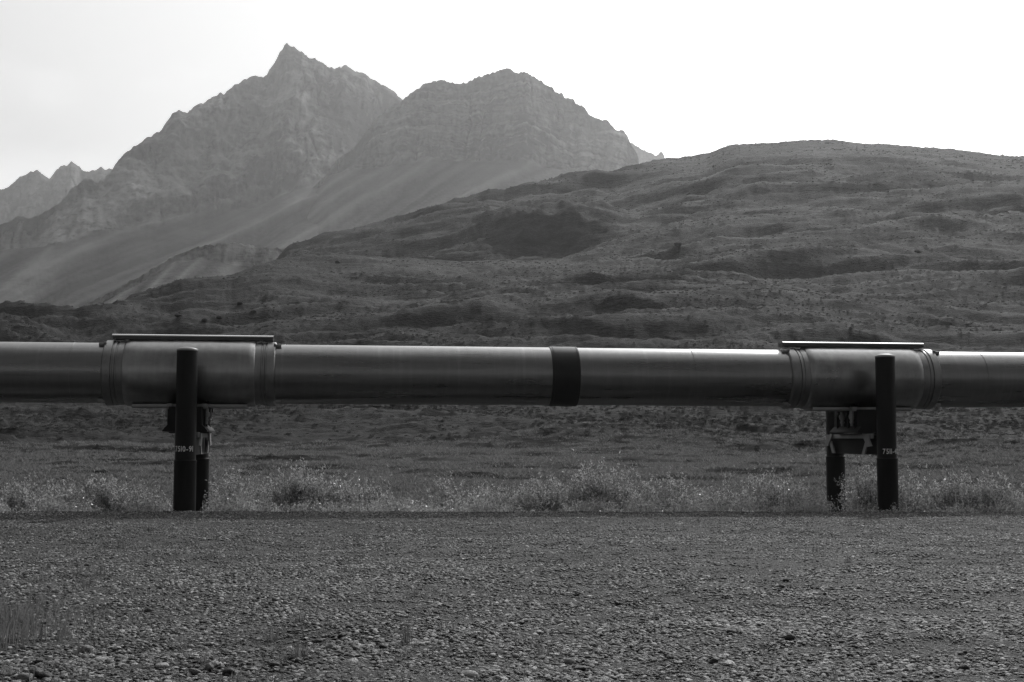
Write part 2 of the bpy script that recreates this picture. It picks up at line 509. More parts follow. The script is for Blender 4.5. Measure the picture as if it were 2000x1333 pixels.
def build_hill():
    keys = sorted(HILL)
    nr, nc = 640, 760
    rr = np.exp(np.linspace(math.log(30.0), math.log(1500.0), nr))
    px = np.linspace(-520, 2520, nc)
    azs = az_of(px)
    lr = np.log(rr)
    tab = np.zeros((len(keys), nr))
    for q, k in enumerate(keys):
        a = np.array(HILL[k], float)
        # smooth (pchip-like) interpolation: sample linearly, then blur along log r
        tab[q] = np.interp(lr, np.log(a[:, 0]), a[:, 1])
    ker = np.exp(-np.linspace(-2, 2, 17) ** 2); ker /= ker.sum()
    pad = 8
    for q in range(len(keys)):
        t = np.concatenate([np.full(pad, tab[q, 0]), tab[q], np.full(pad, tab[q, -1])])
        sm = np.convolve(t, ker, 'valid')
        tab[q] = sm
    row = np.zeros((nr, nc))
    for i in range(nr):
        row[i] = np.interp(px, keys, tab[:, i])
    # correct the skylines
    cpx, cpy = np.array(CREST).T
    far = (rr > 900)
    mx = row[far].min(axis=0)
    tgt = np.interp(px, cpx, cpy)
    wgt = sstep(540, 620, px)
    corr = (tgt - mx) * wgt
    row += corr[None, :] * sstep(780, 1000, rr)[:, None]
    lpx, lpy = np.array(LOWER).T
    near = (rr < 690) & (rr > 350)
    mx = row[near].min(axis=0)
    tgt = np.interp(px, lpx, lpy)
    wgt = 1 - sstep(1000, 1150, px)
    corr = (tgt - mx) * wgt
    row += corr[None, :] * (sstep(330, 480, rr) * (1 - sstep(700, 820, rr)))[:, None]
    A, RR = np.meshgrid(azs, rr)
    PX = np.broadcast_to(px[None, :], A.shape)
    te = tan_of(PX, row)
    Z = CAM_H + te * RR
    X, Y = RR * np.sin(A), RR * np.cos(A)
    # world-space relief: solifluction lobes and hummocks, stretched along the contours
    edge_n = fbm(X / 60.0, Y / 60.0, 3)
    g = sstep(100, 190, RR + 40 * edge_n)
    Z += 0.7 * sstep(0.05, .7, edge_n) * sstep(45, 80, RR) * (1 - sstep(180, 260, RR))
    Z += 0.45 * sstep(0.15, .5, fbm(X / 16 + 7, Y / 9, 3)) * sstep(48, 75, RR) * (1 - sstep(180, 260, RR))
    wx, wy = X + 14 * fbm(X / 70, Y / 70, 2), Y + 14 * fbm(X / 70 + 40, Y / 70, 2)
    n1 = fbm(wx / 150, wy / 62, 3)
    lobes = np.abs(pnoise(wx / 120 + 3, wy / 30)) * 2 + .4 * pnoise(wx / 50, wy / 11)
    n2 = fbm(wx / 52, wy / 12, 6, 0.58)
    n3 = fbm(X / 14.0, Y / 4.0, 5, 0.62)
    n4 = fbm(X / 2.2, Y / 1.3, 3, 0.6)
    bench = np.exp(-((RR - 620) / 90.0) ** 2) * (1 - sstep(1080, 1200, PX)) * sstep(300, 420, PX)
    crest_soft = (1 - .65 * bench) * (1 - 0.85 * np.exp(-((RR - 1090) / 110.0) ** 2) * sstep(1150, 1350, PX))
    Z += g * crest_soft * (7.5 * n1 + 2.4 * lobes + 2.0 * n2) * (0.35 + 0.65 * sstep(180, 480, RR))
    Z += (0.15 + 0.85 * g) * 0.42 * n3 + (0.35 + 0.65 * g) * 0.14 * n4 * (1 + RR / 500)
    # broken rocky knob and shoulders
    knob = sstep(860, 980, PX) * (1 - sstep(1150, 1260, PX)) * sstep(735, 775, RR) * (1 - sstep(830, 900, RR))
    Z += knob * 5.0 * ridged(X / 60, Y / 26, 4, 0.5)
    verts = np.stack([X, Y, Z], -1).reshape(-1, 3)
    hme = mesh_np("tundra_hillside", verts, grid_faces(nr, nc)[:, ::-1], M['tundra'])
    # plant cover: dark heath of dwarf birch on the foot of the slope and in patches higher up, paler grass elsewhere
    hn_ = fbm(X / 120, Y / 45, 4, .55)
    heath = sstep(112, 138, RR + 26 * fbm(X / 60, Y / 25, 3)) * (1 - sstep(330, 470, RR + 130 * hn_))
    heath = np.maximum(heath, .42 * sstep(.05, .5, hn_) * sstep(150, 300, RR))
    heath = np.maximum(heath, .8 * (1 - sstep(330, 620, PX + 160 * hn_)) * sstep(160, 300, RR))
    heath = np.maximum(heath, (.55 + .35 * fbm(X / 14, Y / 6, 3)) * knob)
    ha = hme.attributes.new('heath', 'FLOAT', 'POINT')
    ha.data.foreach_set('value', np.clip(heath, 0, 1).astype(np.float32).ravel())
    o = link(bpy.data.objects.new("tundra_hillside", hme))
    tag(o, "rolling dark tundra hillside rising behind the pipeline", kind='structure')
    return px, rr, X, Y, Z

HPX, HRR, HX, HY, HZ = build_hill()

def hill_at(px, r):
    i = int(np.clip(np.searchsorted(HRR, r), 1, len(HRR) - 1))
    j = int(np.clip(np.searchsorted(HPX, px), 1, len(HPX) - 1))
    return Vector((HX[i, j], HY[i, j], HZ[i, j]))

def hill_visible_row(px, row):
    """first surface point met along the ray through a pixel of the photograph"""
    j = int(np.clip(np.searchsorted(HPX, px), 0, len(HPX) - 1))
    te = (HZ[:, j] - CAM_H) / HRR
    k = np.argmax(te >= float(tan_of(px, row)))
    return Vector((HX[k, j], HY[k, j], HZ[k, j])), HRR[k]

# ------------------------------------------------------------------ mountains
def build_ridge(name, label, sky, dist, base_z, cols, px0, px1, cliff=None, cliff_slope=58, scree_slope=33,
                rows=(90, 130, 14), rib=None, rock_amp=22, strata=0.0, mat='rock', dist_fn=None, fine=1.0, back=500, jag=2.2, but_rot=90, tone_amp=1.0, strata_tone=.2):
    spx, spy = np.array(sky, float).T
    px = np.linspace(px0, px1, cols)
    a = az_of(px)
    Rc = np.full(cols, float(dist)) if dist_fn is None else dist_fn(px)
    py = np.interp(px, spx, spy)
    py = py - jag * (ridged(px / 13.0 + 3, px * 0 + .5, 3, .6) - 1.1) - jag * .5 * fbm(px / 3.7, px * 0 + 2.5, 2)
    zc = CAM_H + tan_of(px, py) * Rc
    if cliff is None:
        pyb = py + 0.35 * (640 - py)
    else:
        cpx, cpy = np.array(cliff, float).T
        pyb = np.interp(px, cpx, cpy)
    pyb = np.maximum(pyb, py + 6)
    # foot of the cliffs
    teb = tan_of(px, pyb)
    ct, st = math.tan(R(cliff_slope)), math.tan(R(scree_slope))
    rb = (ct * Rc - zc + CAM_H) / (ct - teb)
    zb = CAM_H + teb * rb
    ker = np.exp(-np.linspace(-2, 2, 41) ** 2); ker /= ker.sum()
    rb = np.convolve(np.pad(rb, 20, 'edge'), ker, 'valid')
    zb = CAM_H + teb * rb
    r0 = np.minimum(rb - 40, rb - (zb - base_z) / st)
    n0, n1, n2 = rows
    t0 = np.linspace(0, 1, n0, endpoint=False)[:, None]
    t1 = np.linspace(0, 1, n1, endpoint=False)[:, None]
    t2 = np.linspace(0, 1, n2)[:, None]
    Rr = np.concatenate([r0 + (rb - r0) * t0, rb + (Rc - rb) * t1, Rc + back * t2])
    z0 = np.minimum(base_z, zb - 30)
    Zr = np.concatenate([z0 + (zb - z0) * (0.85 * t0 + 0.15 * t0 ** 2), zb + (zc - zb) * t1, zc - back * 0.9 * t2])
    scree = np.concatenate([np.ones_like(t0), 1 - sstep(0.0, 0.12, t1), np.zeros_like(t2)]) * np.ones((1, cols))
    mid = np.concatenate([np.zeros_like(t0), sstep(0, .1, t1) * (1 - .75 * sstep(.88, 1, t1)), .25 * np.ones_like(t2)]) * np.ones((1, cols))
    low = np.concatenate([sstep(0, .05, t0) * (1 - .5 * sstep(.8, 1, t0)), .5 * (1 - sstep(0, .3, t1)), np.zeros_like(t2)]) * np.ones((1, cols))
    A = np.broadcast_to(a[None, :], Rr.shape)
    S = A * Rc[None, :]
    d = np.zeros_like(Rr)
    ribm = np.zeros_like(Rr)
    # rock walls: buttresses and gullies with vertical grain, ledges in between
    br, bs = math.radians(but_rot), 1.0
    bu, bw = S * math.sin(br) - Zr * math.cos(br), S * math.cos(br) + Zr * math.sin(br)
    but = ridged(bu / 300 + 2.1, bw / 1100, 3, 0.5) - 1.0
    crk = fbm(S / 42, Zr / 170, 4, 0.6)
    blk = fbm(S / 90, Zr / 60, 5, 0.6)
    d -= mid * rock_amp * (2.4 * but + 0.45 * crk + 0.55 * blk)
    if strata > 0:
        lw = Zr + 16 * fbm(S / 500, Zr / 400, 2) + 0.02 * S
        ph = (lw / strata) % 1.0
        d += mid * strata * 0.55 * (ph - sstep(0.62, 1.0, ph) * 1.0)
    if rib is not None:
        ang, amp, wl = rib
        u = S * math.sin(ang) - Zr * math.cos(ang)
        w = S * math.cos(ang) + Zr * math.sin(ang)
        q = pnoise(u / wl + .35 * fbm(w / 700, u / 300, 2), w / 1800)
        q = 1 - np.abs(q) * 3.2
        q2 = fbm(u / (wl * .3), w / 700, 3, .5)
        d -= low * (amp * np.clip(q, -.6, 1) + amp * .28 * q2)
        ribm = low * (3.2 * np.clip(q, 0, 1) ** 1.9 - .45 + .9 * q2 + .7 * fbm(u / 17, w / 420, 3, .6))  # pale scree streaks, with light and shade on the ribs put into the colour
    # beds and patches of the rock; shade painted dark into its open cracks
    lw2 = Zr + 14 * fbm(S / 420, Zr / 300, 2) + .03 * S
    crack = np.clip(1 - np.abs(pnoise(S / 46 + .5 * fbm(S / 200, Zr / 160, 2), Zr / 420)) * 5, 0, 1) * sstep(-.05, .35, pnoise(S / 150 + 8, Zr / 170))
    d += mid * 26 * crack * tone_amp
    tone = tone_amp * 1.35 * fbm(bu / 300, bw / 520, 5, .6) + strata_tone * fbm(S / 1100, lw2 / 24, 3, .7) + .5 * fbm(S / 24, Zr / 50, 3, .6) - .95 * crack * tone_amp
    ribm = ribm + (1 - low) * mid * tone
    d -= low * 5 * fbm(S / 60, Zr / 60, 4, .55)
    Rr = Rr + d * fine
    Zr = Zr + (mid + .3 * low) * 6 * fbm(S / 50 + 9, Rr / 50, 4, .6) * fine
    X, Y = Rr * np.sin(A), Rr * np.cos(A)
    me = mesh_np(name, np.stack([X, Y, Zr], -1).reshape(-1, 3), grid_faces(len(Rr), cols)[:, ::-1], M[mat])
    at_ = me.attributes.new('scree', 'FLOAT', 'POINT')
    at_.data.foreach_set('value', scree.astype(np.float32).ravel())
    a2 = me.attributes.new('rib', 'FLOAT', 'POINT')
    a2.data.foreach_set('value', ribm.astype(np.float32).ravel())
    return tag(link(bpy.data.objects.new(name, me)), label, kind='structure')

LEFT = [(-700, 640), (-300, 520), (-120, 450), (-40, 440), (0, 434), (22, 420), (45, 425), (72, 416), (108, 393), (130, 366), (153, 350), (167, 348), (180, 357),
        (194, 348), (211, 328), (216, 317), (230, 299), (257, 283), (275, 267), (290, 262), (306, 251), (311, 240), (324, 222), (340, 213), (348, 217),
        (356, 218), (374, 206), (405, 191), (421, 182), (425, 185), (446, 168), (477, 150), (491, 147), (502, 149), (506, 151), (513, 141),
        (531, 114), (538, 100), (543, 94), (546, 86), (550, 82), (567, 91), (590, 107), (599, 114), (604, 111), (607, 109), (612, 115), (635, 130), (648, 134),
        (660, 132), (663, 127), (671, 127), (684, 139), (702, 143), (729, 157), (756, 175), (781, 192), (850, 240), (950, 330), (1100, 450)]
LEFT_CLIFF = [(-700, 660), (0, 490), (100, 482), (200, 462), (300, 452), (360, 432), (430, 425), (500, 410), (560, 392), (620, 365), (680, 340), (740, 330), (800, 330), (1100, 480)]
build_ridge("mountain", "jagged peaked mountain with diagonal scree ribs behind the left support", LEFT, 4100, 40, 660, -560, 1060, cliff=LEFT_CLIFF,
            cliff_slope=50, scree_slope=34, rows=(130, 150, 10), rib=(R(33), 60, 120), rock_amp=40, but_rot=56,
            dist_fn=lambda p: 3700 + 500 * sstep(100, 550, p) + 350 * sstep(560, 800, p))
RIGHT = [(-100, 760), (100, 660), (300, 575), (450, 490), (560, 412), (620, 352), (640, 330), (652, 312), (663, 302), (684, 289), (701, 268), (726, 234), (747, 218), (768, 201),
         (783, 192), (802, 180), (823, 165), (848, 157), (865, 154), (877, 159), (889, 163), (911, 157), (936, 144), (961, 139), (978, 133), (995, 132),
         (1003, 139), (1008, 143), (1020, 141), (1029, 143), (1045, 152), (1083, 169), (1085, 177), (1100, 180), (1104, 187), (1121, 189), (1126, 199),
         (1140, 205), (1148, 213), (1155, 225), (1171, 231), (1188, 234), (1197, 245), (1205, 252), (1222, 255), (1230, 268), (1239, 285), (1250, 302),
         (1251, 322), (1262, 360), (1400, 460)]
RIGHT_CLIFF = [(-100, 790), (300, 590), (560, 440), (640, 342), (680, 333), (760, 328), (800, 320), (850, 315), (960, 318), (1060, 330), (1150, 345), (1250, 362), (1400, 490)]
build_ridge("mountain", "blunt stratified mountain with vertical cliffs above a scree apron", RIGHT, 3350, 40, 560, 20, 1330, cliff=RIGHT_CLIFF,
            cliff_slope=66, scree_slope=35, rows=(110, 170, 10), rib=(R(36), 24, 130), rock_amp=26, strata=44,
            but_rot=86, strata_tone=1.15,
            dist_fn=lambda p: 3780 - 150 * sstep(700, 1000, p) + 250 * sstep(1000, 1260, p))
FARL = [(-600, 480), (-200, 400), (-60, 372), (0, 367), (13, 355), (27, 344), (38, 341), (47, 332), (63, 331), (70, 339), (80, 348), (85, 350), (90, 344), (99, 332), (108, 323),
        (119, 321), (128, 313), (135, 319), (143, 322), (155, 335), (162, 334), (171, 330), (187, 326), (194, 330), (207, 328), (230, 340), (300, 420)]
build_ridge("distant_ridge", "pale jagged ridge far behind the left edge of the peaked mountain", FARL, 6200, 300, 300, -520, 300, cliff_slope=52, rows=(40, 90, 6), rock_amp=30)
FARR = [(1120, 220), (1180, 245), (1238, 279), (1260, 292), (1285, 304), (1290, 300), (1293, 297), (1298, 297), (1302, 305), (1303, 318), (1320, 330), (1500, 460)]
build_ridge("distant_ridge", "small pale spur with a pinnacle beyond the cliffs", FARR, 5600, 300, 160, 1120, 1480, cliff_slope=55, rows=(30, 60, 6), rock_amp=10)
MOR = [(-200, 720), (60, 645), (150, 602), (250, 548), (332, 502), (360, 490), (384, 480), (420, 476), (452, 473), (472, 478), (496, 482), (540, 484), (584, 484), (608, 482), (640, 470), (700, 480), (900, 600)]
MOR_CLIFF = [(-200, 735), (150, 618), (332, 520), (384, 505), (450, 520), (520, 530), (600, 530), (700, 540), (900, 650)]
build_ridge("moraine_bank", "eroded flat-topped bank between the tundra and the peaked mountain", MOR, 2000, 0, 300, -150, 760, cliff=MOR_CLIFF, cliff_slope=68,
            scree_slope=30, rows=(70, 80, 6), rock_amp=11, mat='moraine', fine=0.7, back=200, tone_amp=.35, rib=(R(50), 6, 45))

# ------------------------------------------------------------------ gravel pad
EDGE = lambda x: 28.75 + 0.06 * x + .10 * np.sin(1.7 * x) + .07 * np.sin(4.3 * x + 1.0) + .04 * np.sin(9.1 * x)            # the far edge of the pad
def pad_z(x, y):
    e = EDGE(x)
    z = -0.0040 * np.asarray(x, float) + 0.05 * fbm(np.asarray(x, float) / 3.5, np.asarray(y, float) / 3.0, 3) * sstep(0, 4, e - y)
    # a shallow rut with a berm near the camera on the left
    lx = np.asarray(x, float) + 1.2
    rut = np.exp(-((np.asarray(y, float) - (10.6 + 0.25 * lx)) / 0.45) ** 2) * sstep(0.6, -0.6, lx)
    z = z - 0.07 * rut
    z = z - sstep(0.0, 2.4, y - e) * 0.78
    return z
def build_pad():
    xs = np.linspace(-26, 26, 240)
    ys = np.concatenate([np.linspace(-14, 7, 40), np.linspace(7.2, 32.5, 270)])
    X, Y = np.meshgrid(xs, ys)
    Z = pad_z(X, Y) + 0.012 * fbm(X / .35, Y / .35, 3)
    o = link(bpy.data.objects.new("gravel_pad", mesh_np("gravel_pad", np.stack([X, Y, Z], -1).reshape(-1, 3), grid_faces(len(ys), len(xs)), M['gravel_ground'])))
    return tag(o, "flat grey gravel pad filling the foreground up to the shrubs", kind='structure')
PAD = build_pad()

# stone meshes
def stone_mesh(seed, sub=2, flat=0.45, angular=0.5, mat='stone'):
    r = random.Random(seed)
    bm = bmesh.new()
    bmesh.ops.create_icosphere(bm, subdivisions=sub, radius=0.5)
    # chop with a few random planes for facets
    planes = []
    for k in range(7):
        n = Vector((r.gauss(0, 1), r.gauss(0, 1), r.gauss(0, 1))).normalized()
        planes.append((n, 0.5 * r.uniform(0.62, 0.92)))
    ph = [r.uniform(0, 6) for _ in range(6)]
    for v in bm.verts:
        p = v.co.copy()
        for n, d in planes:
            q = p.dot(n)
            if q > d: p -= n * (q - d) * angular
        p *= 1 + 0.06 * math.sin(9 * p.x + ph[0]) + 0.06 * math.sin(8 * p.y + ph[1]) + 0.05 * math.sin(10 * p.z + ph[2])
        v.co = Vector((p.x, p.y * r.uniform(0.95, 1.0) * 0.78, p.z * flat))
    me = bpy.data.meshes.new("stone")
    sm = angular < 0.6
    for f in bm.faces: f.smooth = sm
    bm.to_mesh(me); bm.free()
    me.materials.append(M[mat])
    return me

STONES = [stone_mesh(100 + k, 2, random.uniform(.32, .62), random.choice([.45, .9, .95])) for k in range(10)]

def scatter(name, pts, rots, scls, idx, meshes, label, parent=None):
    """one object of many small instances (stuff)"""
    coll = bpy.data.collections.new(name + "_kinds")
    for k, me in enumerate(meshes):
        coll.objects.link(bpy.data.objects.new("%s_kind_%02d" % (name, k), me))
    me = bpy.data.meshes.new(name)
    n = len(pts)
    me.vertices.add(n)
    me.vertices.foreach_set("co", np.asarray(pts, np.float32).ravel())
    for an, data in (("rot", rots), ("scl", scls)):
        a = me.attributes.new(an, 'FLOAT_VECTOR', 'POINT')
        a.data.foreach_set("vector", np.asarray(data, np.float32).ravel())
    a = me.attributes.new("idx", 'INT', 'POINT')
    a.data.foreach_set("value", np.asarray(idx, np.int32))
    o = link(bpy.data.objects.new(name, me), parent)
    ng = bpy.data.node_groups.new(name, 'GeometryNodeTree')
    ng.interface.new_socket("Geometry", in_out='INPUT', socket_type='NodeSocketGeometry')
    ng.interface.new_socket("Geometry", in_out='OUTPUT', socket_type='NodeSocketGeometry')
    N, L = ng.nodes, ng.links
    gi, go = N.new("NodeGroupInput"), N.new("NodeGroupOutput")
    ci = N.new("GeometryNodeCollectionInfo")
    ci.inputs['Collection'].default_value = coll
    ci.inputs['Separate Children'].default_value = True
    ci.inputs['Reset Children'].default_value = True
    ip = N.new("GeometryNodeInstanceOnPoints")
    ip.inputs['Pick Instance'].default_value = True
    def attr(nm, ty):
        q = N.new("GeometryNodeInputNamedAttribute")
        q.data_type = ty
        q.inputs['Name'].default_value = nm
        return [s for s in q.outputs if s.name == 'Attribute' and s.enabled][0]
    L.new(gi.outputs[0], ip.inputs['Points'])
    L.new(ci.outputs[0], ip.inputs['Instance'])
    L.new(attr("idx", 'INT'), ip.inputs['Instance Index'])
    L.new(attr("rot", 'FLOAT_VECTOR'), ip.inputs['Rotation'])
    L.new(attr("scl", 'FLOAT_VECTOR'), ip.inputs['Scale'])
    L.new(ip.outputs[0], go.inputs[0])
    md = o.modifiers.new("scatter", 'NODES')
    md.node_group = ng
    tag(o, label, kind='stuff')
    return o

def gravel():
    P, Rt, S, I = [], [], [], []
    for (ya, yb, dens, s0, s1) in ((7.0, 12, 3200, .010, .068), (12, 17, 1800, .012, .066), (17, 23, 1000, .016, .060), (23, 29.6, 620, .020, .058)):
        w = 0.44 * yb + 5.0
        n = int(dens * (yb - ya) * 2 * w)
        x = rng.uniform(-w, w, n); y = rng.uniform(ya, yb, n)
        keep = (np.abs(x) < 0.44 * y + 5.0) & (y < EDGE(x) + .5)
        cl = fbm(x / 1.3, y / 1.1, 3)
        keep &= rng.random(n) < np.clip(0.80 + 0.30 * cl + .55 * fbm(x / 5.0 + 4, y / 3.2, 3), 0.18, 1)
        x, y, cl = x[keep], y[keep], cl[keep]
        n = len(x)
        s = s0 + (s1 - s0) * rng.random(n) ** 4.5
        s *= np.clip(1 + 0.25 * cl, .8, 1.3)
        z = pad_z(x, y) + s * 0.06
        P.append(np.stack([x, y, z], -1))
        Rt.append(np.stack([rng.normal(0, .22, n), rng.normal(0, .22, n), rng.uniform(0, 6.28, n)], -1))
        S.append(np.stack([s, s * rng.uniform(.7, 1.1, n), s * rng.uniform(.65, 1.25, n)], -1))
        I.append(rng.integers(0, len(STONES), n))
    return scatter("gravel", np.concatenate(P), np.concatenate(Rt), np.concatenate(S), np.concatenate(I), STONES,
                   "loose grey gravel stones covering the pad")
gravel()

# bigger stones one can pick out, children of the pad
BIG = [stone_mesh(300 + k, 2, random.uniform(.38, .7), random.choice([.3, .45, .85])) for k in range(10)]
def pad_stone(x, y, s, me, parent=PAD, name="stone", tilt=.2, sink=.12):
    o = bpy.data.objects.new(name, me)
    link(o, parent)
    o.location = (x, y, float(pad_z(x, y)) + s * sink)
    o.rotation_euler = (random.gauss(0, tilt), random.gauss(0, tilt), random.uniform(0, 6.28))
    o.scale = (s, s * random.uniform(.75, 1.05), s * random.uniform(.75, 1.05))
    return o
cnt = 0
while cnt < 270:
    y = 8.0 + 7.5 * random.random() ** 1.5
    x = random.uniform(-.43, .43) * y
    c = float(fbm(np.array([x / 1.3]), np.array([y / 1.1]), 3)[0])
    if cnt < 95:
        lx = random.uniform(-3.4, .2)
        x, y = lx - 1.2, 10.15 + .25 * lx + random.gauss(0, .28)
        if y < 8.0: continue
    elif random.random() > .5 + c: continue
    s = (.055 + .06 * random.random() ** 2.5) * (1.0 if y < 12 else .85)
    pad_stone(x, y, s, random.choice(BIG))
    cnt += 1

# ------------------------------------------------------------------ pipeline
PA = math.atan(0.1276)
AX = Vector((math.cos(PA), math.sin(PA), 0))
BV = Vector((-math.sin(PA), math.cos(PA), 0))
def axis_y(px):                                  # depth of the pipe axis seen in column px
    u = (px - 1000) / F
    return 31.2 / (1 - 0.1276 * u)
pl, pr = at(150, 729.2, axis_y(150)), at(1890, 742.6, axis_y(1890))
axis = (pr - pl).normalized()
slope = math.asin(axis.z)
mid_pt = at(1000, 735.0, axis_y(1000))
def on_axis(px):
    p = at(px, 735, axis_y(px))
    return (p - mid_pt).dot(AX) / math.cos(slope)
def on_front(px, off):                           # the same for the near face of the pipe, off metres in front of its axis
    u = (px - 1000) / F
    p = at(px, 735, (31.2 - off / math.cos(PA)) / (1 - 0.1276 * u))
    return (p - mid_pt).dot(AX) / math.cos(slope)
pipe_root = empty("pipeline", (mid_pt.x, mid_pt.y, mid_pt.z))
pipe_root.rotation_euler = (0, -slope, PA)
tag(pipe_root, "long insulated metal oil pipeline crossing the whole picture on two supports", "pipeline")
RAD = 0.705
SLV = [(on_front(196, .73), on_front(537, .73)), (on_front(1548, .73), on_front(1840, .73))]
BAND = (on_front(1080, .72), on_front(1135, .72))
def section(t0, t1, name="pipe_section", r=RAD, mat='jacket', seg=128):
    bm = bmesh.new()
    n = max(2, int((t1 - t0) / 0.25))
    prof = [(t0 + (t1 - t0) * k / n, r) for k in range(n + 1)]
    add_lathe(bm, prof, seg, 'X', caps=False)
    return obj_bm(name, bm, M[mat], pipe_root, smooth=True)
E0, E1 = -34.0, 40.0
cuts = [E0, -26.5, -20.0, (SLV[0][0] + SLV[0][1]) / 2, BAND[0] + .2, on_axis(1345), (SLV[1][0] + SLV[1][1]) / 2, 16.5, 23.0, 31.0, E1]
for k, (a, b) in enumerate(zip(cuts, cuts[1:])):
    section(a, b, r=RAD + (0.003 if k % 2 else 0.0))
# seam straps on the jacket
for t in (on_axis(150) - .05, on_axis(557), on_axis(640), on_axis(910), on_axis(1345), on_axis(1905)):
    bm = bmesh.new()
    add_lathe(bm, [(t - .012, RAD + .001), (t - .012, RAD + .008), (t + .012, RAD + .008), (t + .012, RAD + .001)], 96, 'X', caps=False)
    obj_bm("seam_strap", bm, M['jacket'], pipe_root, angle=40)
# black joint wrap with bright clamps
bm = bmesh.new()
a, b = BAND
add_lathe(bm, [(a, RAD + .004), (a + .006, RAD + .022), (a + .12, RAD + .024), (b - .12, RAD + .024), (b - .006, RAD + .022), (b, RAD + .004)], 128, 'X', caps=False)
jw = obj_bm("joint_wrap", bm, M['wrap'], pipe_root, angle=50)
for t in (a + .07, b - .04):
    bm = bmesh.new()
    add_lathe(bm, [(t - .012, RAD + .02), (t - .010, RAD + .032), (t + .010, RAD + .032), (t + .012, RAD + .02)], 96, 'X', caps=False)
    cb = obj_bm("clamp_band", bm, M['wrap'], jw, angle=40)

def sleeve(t0, t1, p0, p1, cs):
    c = (t0 + t1) / 2
    L = (t1 - t0) / 2
    bl = L - 0.47
    bm = bmesh.new()
    prof = [(-bl, .745), (-bl + .03, .775), (-bl + .16, .788)] + [(-bl + .16 + (2 * bl - .32) * k / 8, .790) for k in range(1, 8)] + [(bl - .16, .788), (bl - .03, .775), (bl, .745)]
    add_lathe(bm, [(c + t, r) for t, r in prof], 128, 'X', caps=False)
    body = obj_bm("support_sleeve", bm, M['sleeve'], pipe_root, angle=50)
    # skirt tray under the body
    bm = bmesh.new()
    add_box(bm, (c + 0.0, 0, -.772), (2 * bl - .35, .70, .09), bevel=.012)
    obj_bm("tray", bm, M['ring'], body, angle=30)
    for s in (-1, 1):
        # stepped end rings
        bm = bmesh.new()
        pr_ = [(bl + .004, .72), (bl + .004, .742), (bl + .13, .746), (bl + .14, .732), (bl + .17, .732), (bl + .18, .752), (bl + .22, .756), (bl + .23, .736),
               (bl + .26, .736), (bl + .27, .764), (bl + .44, .764), (bl + .46, .742), (L, .72), (L, RAD - .01)]
        add_lathe(bm, [(c + s * t, r) for t, r in pr_], 128, 'X', caps=False)
        ring = obj_bm("end_ring", bm, M['ring'], pipe_root, angle=35)
        for ang in (62, 118, -62, -118):
            bm = bmesh.new()
            y, z = math.cos(R(ang)) * .735, math.sin(R(ang)) * .735
            add_box(bm, (c + s * (L + .045), y, z), (.15, .07, .07), bevel=.01)
            add_box(bm, (c + s * (L - .03), y * 1.05, z * 1.05), (.05, .11, .05), bevel=.008)
            obj_bm("latch", bm, M['galvanised'], ring, angle=30)
    # flat cover plate on top, turned-down lips
    bm = bmesh.new()
    pc, pl_ = (p0 + p1) / 2, (p1 - p0) / 2
    add_poly(bm, [Vector((pc - pl_, y_, z_)) for y_, z_ in ((-.19, .868), (-.19, .891), (-.14, .910), (.14, .910), (.19, .891), (.19, .868))], Vector((2 * pl_, 0, 0)))
    cover = obj_bm("cover_plate", bm, M['bright'], pipe_root)
    for s in (-1, 1):
        bm = bmesh.new()
        add_box(bm, (pc, s * .178, .831), (2 * pl_ - .02, .014, .088))
        obj_bm("lip", bm, M['lip'], cover)
    for q in (-1, 1):
        bm = bmesh.new()
        add_box(bm, (pc + q * (pl_ - .018), 0, .831), (.012, .34, .086))
        obj_bm("lip", bm, M['lip'], cover)
    for q in (-1, -.33, .33, 1):
        bm = bmesh.new()
        add_box(bm, (pc + q * (pl_ - .3), 0, .830), (.08, .33, .088))
        obj_bm("spacer", bm, M['ring'], cover)
    # shoe hanging below: pedestal, studs, buffers
    bm = bmesh.new()
    zb = -1.37
    add_poly(bm, [Vector((cs - .50, -.90, zb)), Vector((cs + .50, -.90, zb)), Vector((cs + .50, -.90, zb + .03)), Vector((cs + .38, -.90, zb + .16)),
                  Vector((cs + .36, -.90, -.80)), Vector((cs - .36, -.90, -.80)), Vector((cs - .38, -.90, zb + .16)), Vector((cs - .50, -.90, zb + .03))], Vector((0, 1.8, 0)))
    shoe = obj_bm("pipe_shoe", bm, M['beam_steel'], pipe_root)
    for s in (-1, 1):
        for v in (-.46, -.05, .36):
            bm = bmesh.new()
            add_box(bm, (cs + s * .40, v, -.775), (.12, .17, .11), bevel=.012)
            obj_bm("stud_plate", bm, M['galvanised'], shoe, angle=30)
        for v in (-.42, .20):
            bm = bmesh.new()
            add_lathe(bm, [(-.83, .055), (-.91, .055), (-.915, .075), (-.98, .080), (-1.03, .065), (-1.035, .045), (-1.08, .045), (-1.085, .058), (-1.10, .058), (-1.15, .035), (-1.20, .035)],
                      18, 'Z', (cs + s * .43, v, 0))
            obj_bm("stud", bm, M['galvanised'], shoe, angle=40)
        for v in (-.22, .42):
            bm = bmesh.new()
            for q in (1, -1):
                pass
            add_lathe(bm, [(s * .34, .10), (s * .46, .105), (s * .50, .09), (s * .505, .04)], 24, 'X', (cs, v, -.86))
            obj_bm("buffer", bm, M['rubber'], shoe, angle=40)
        for v in (-.58, -.13, .58):
            bm = bmesh.new()
            add_box(bm, (cs + s * .405, v, -1.08), (.05, .03, .46))
            obj_bm("rib", bm, M['beam_steel'], shoe)
    return c
PLATES = [(on_front(217, .19), on_front(533, .19)), (on_front(1530, .19), on_front(1806, .19))]
FEET = [at(360, 999, 28.75), at(1735, 998, 30.85)]           # near post feet; beam and shoe stand over the line of the posts
for (a, b), (c, d), f_, sh in zip(SLV, PLATES, FEET, (-.10, 0.0)):
    sleeve(a, b, c, d, (f_ - mid_pt).dot(AX) / math.cos(slope) + sh)

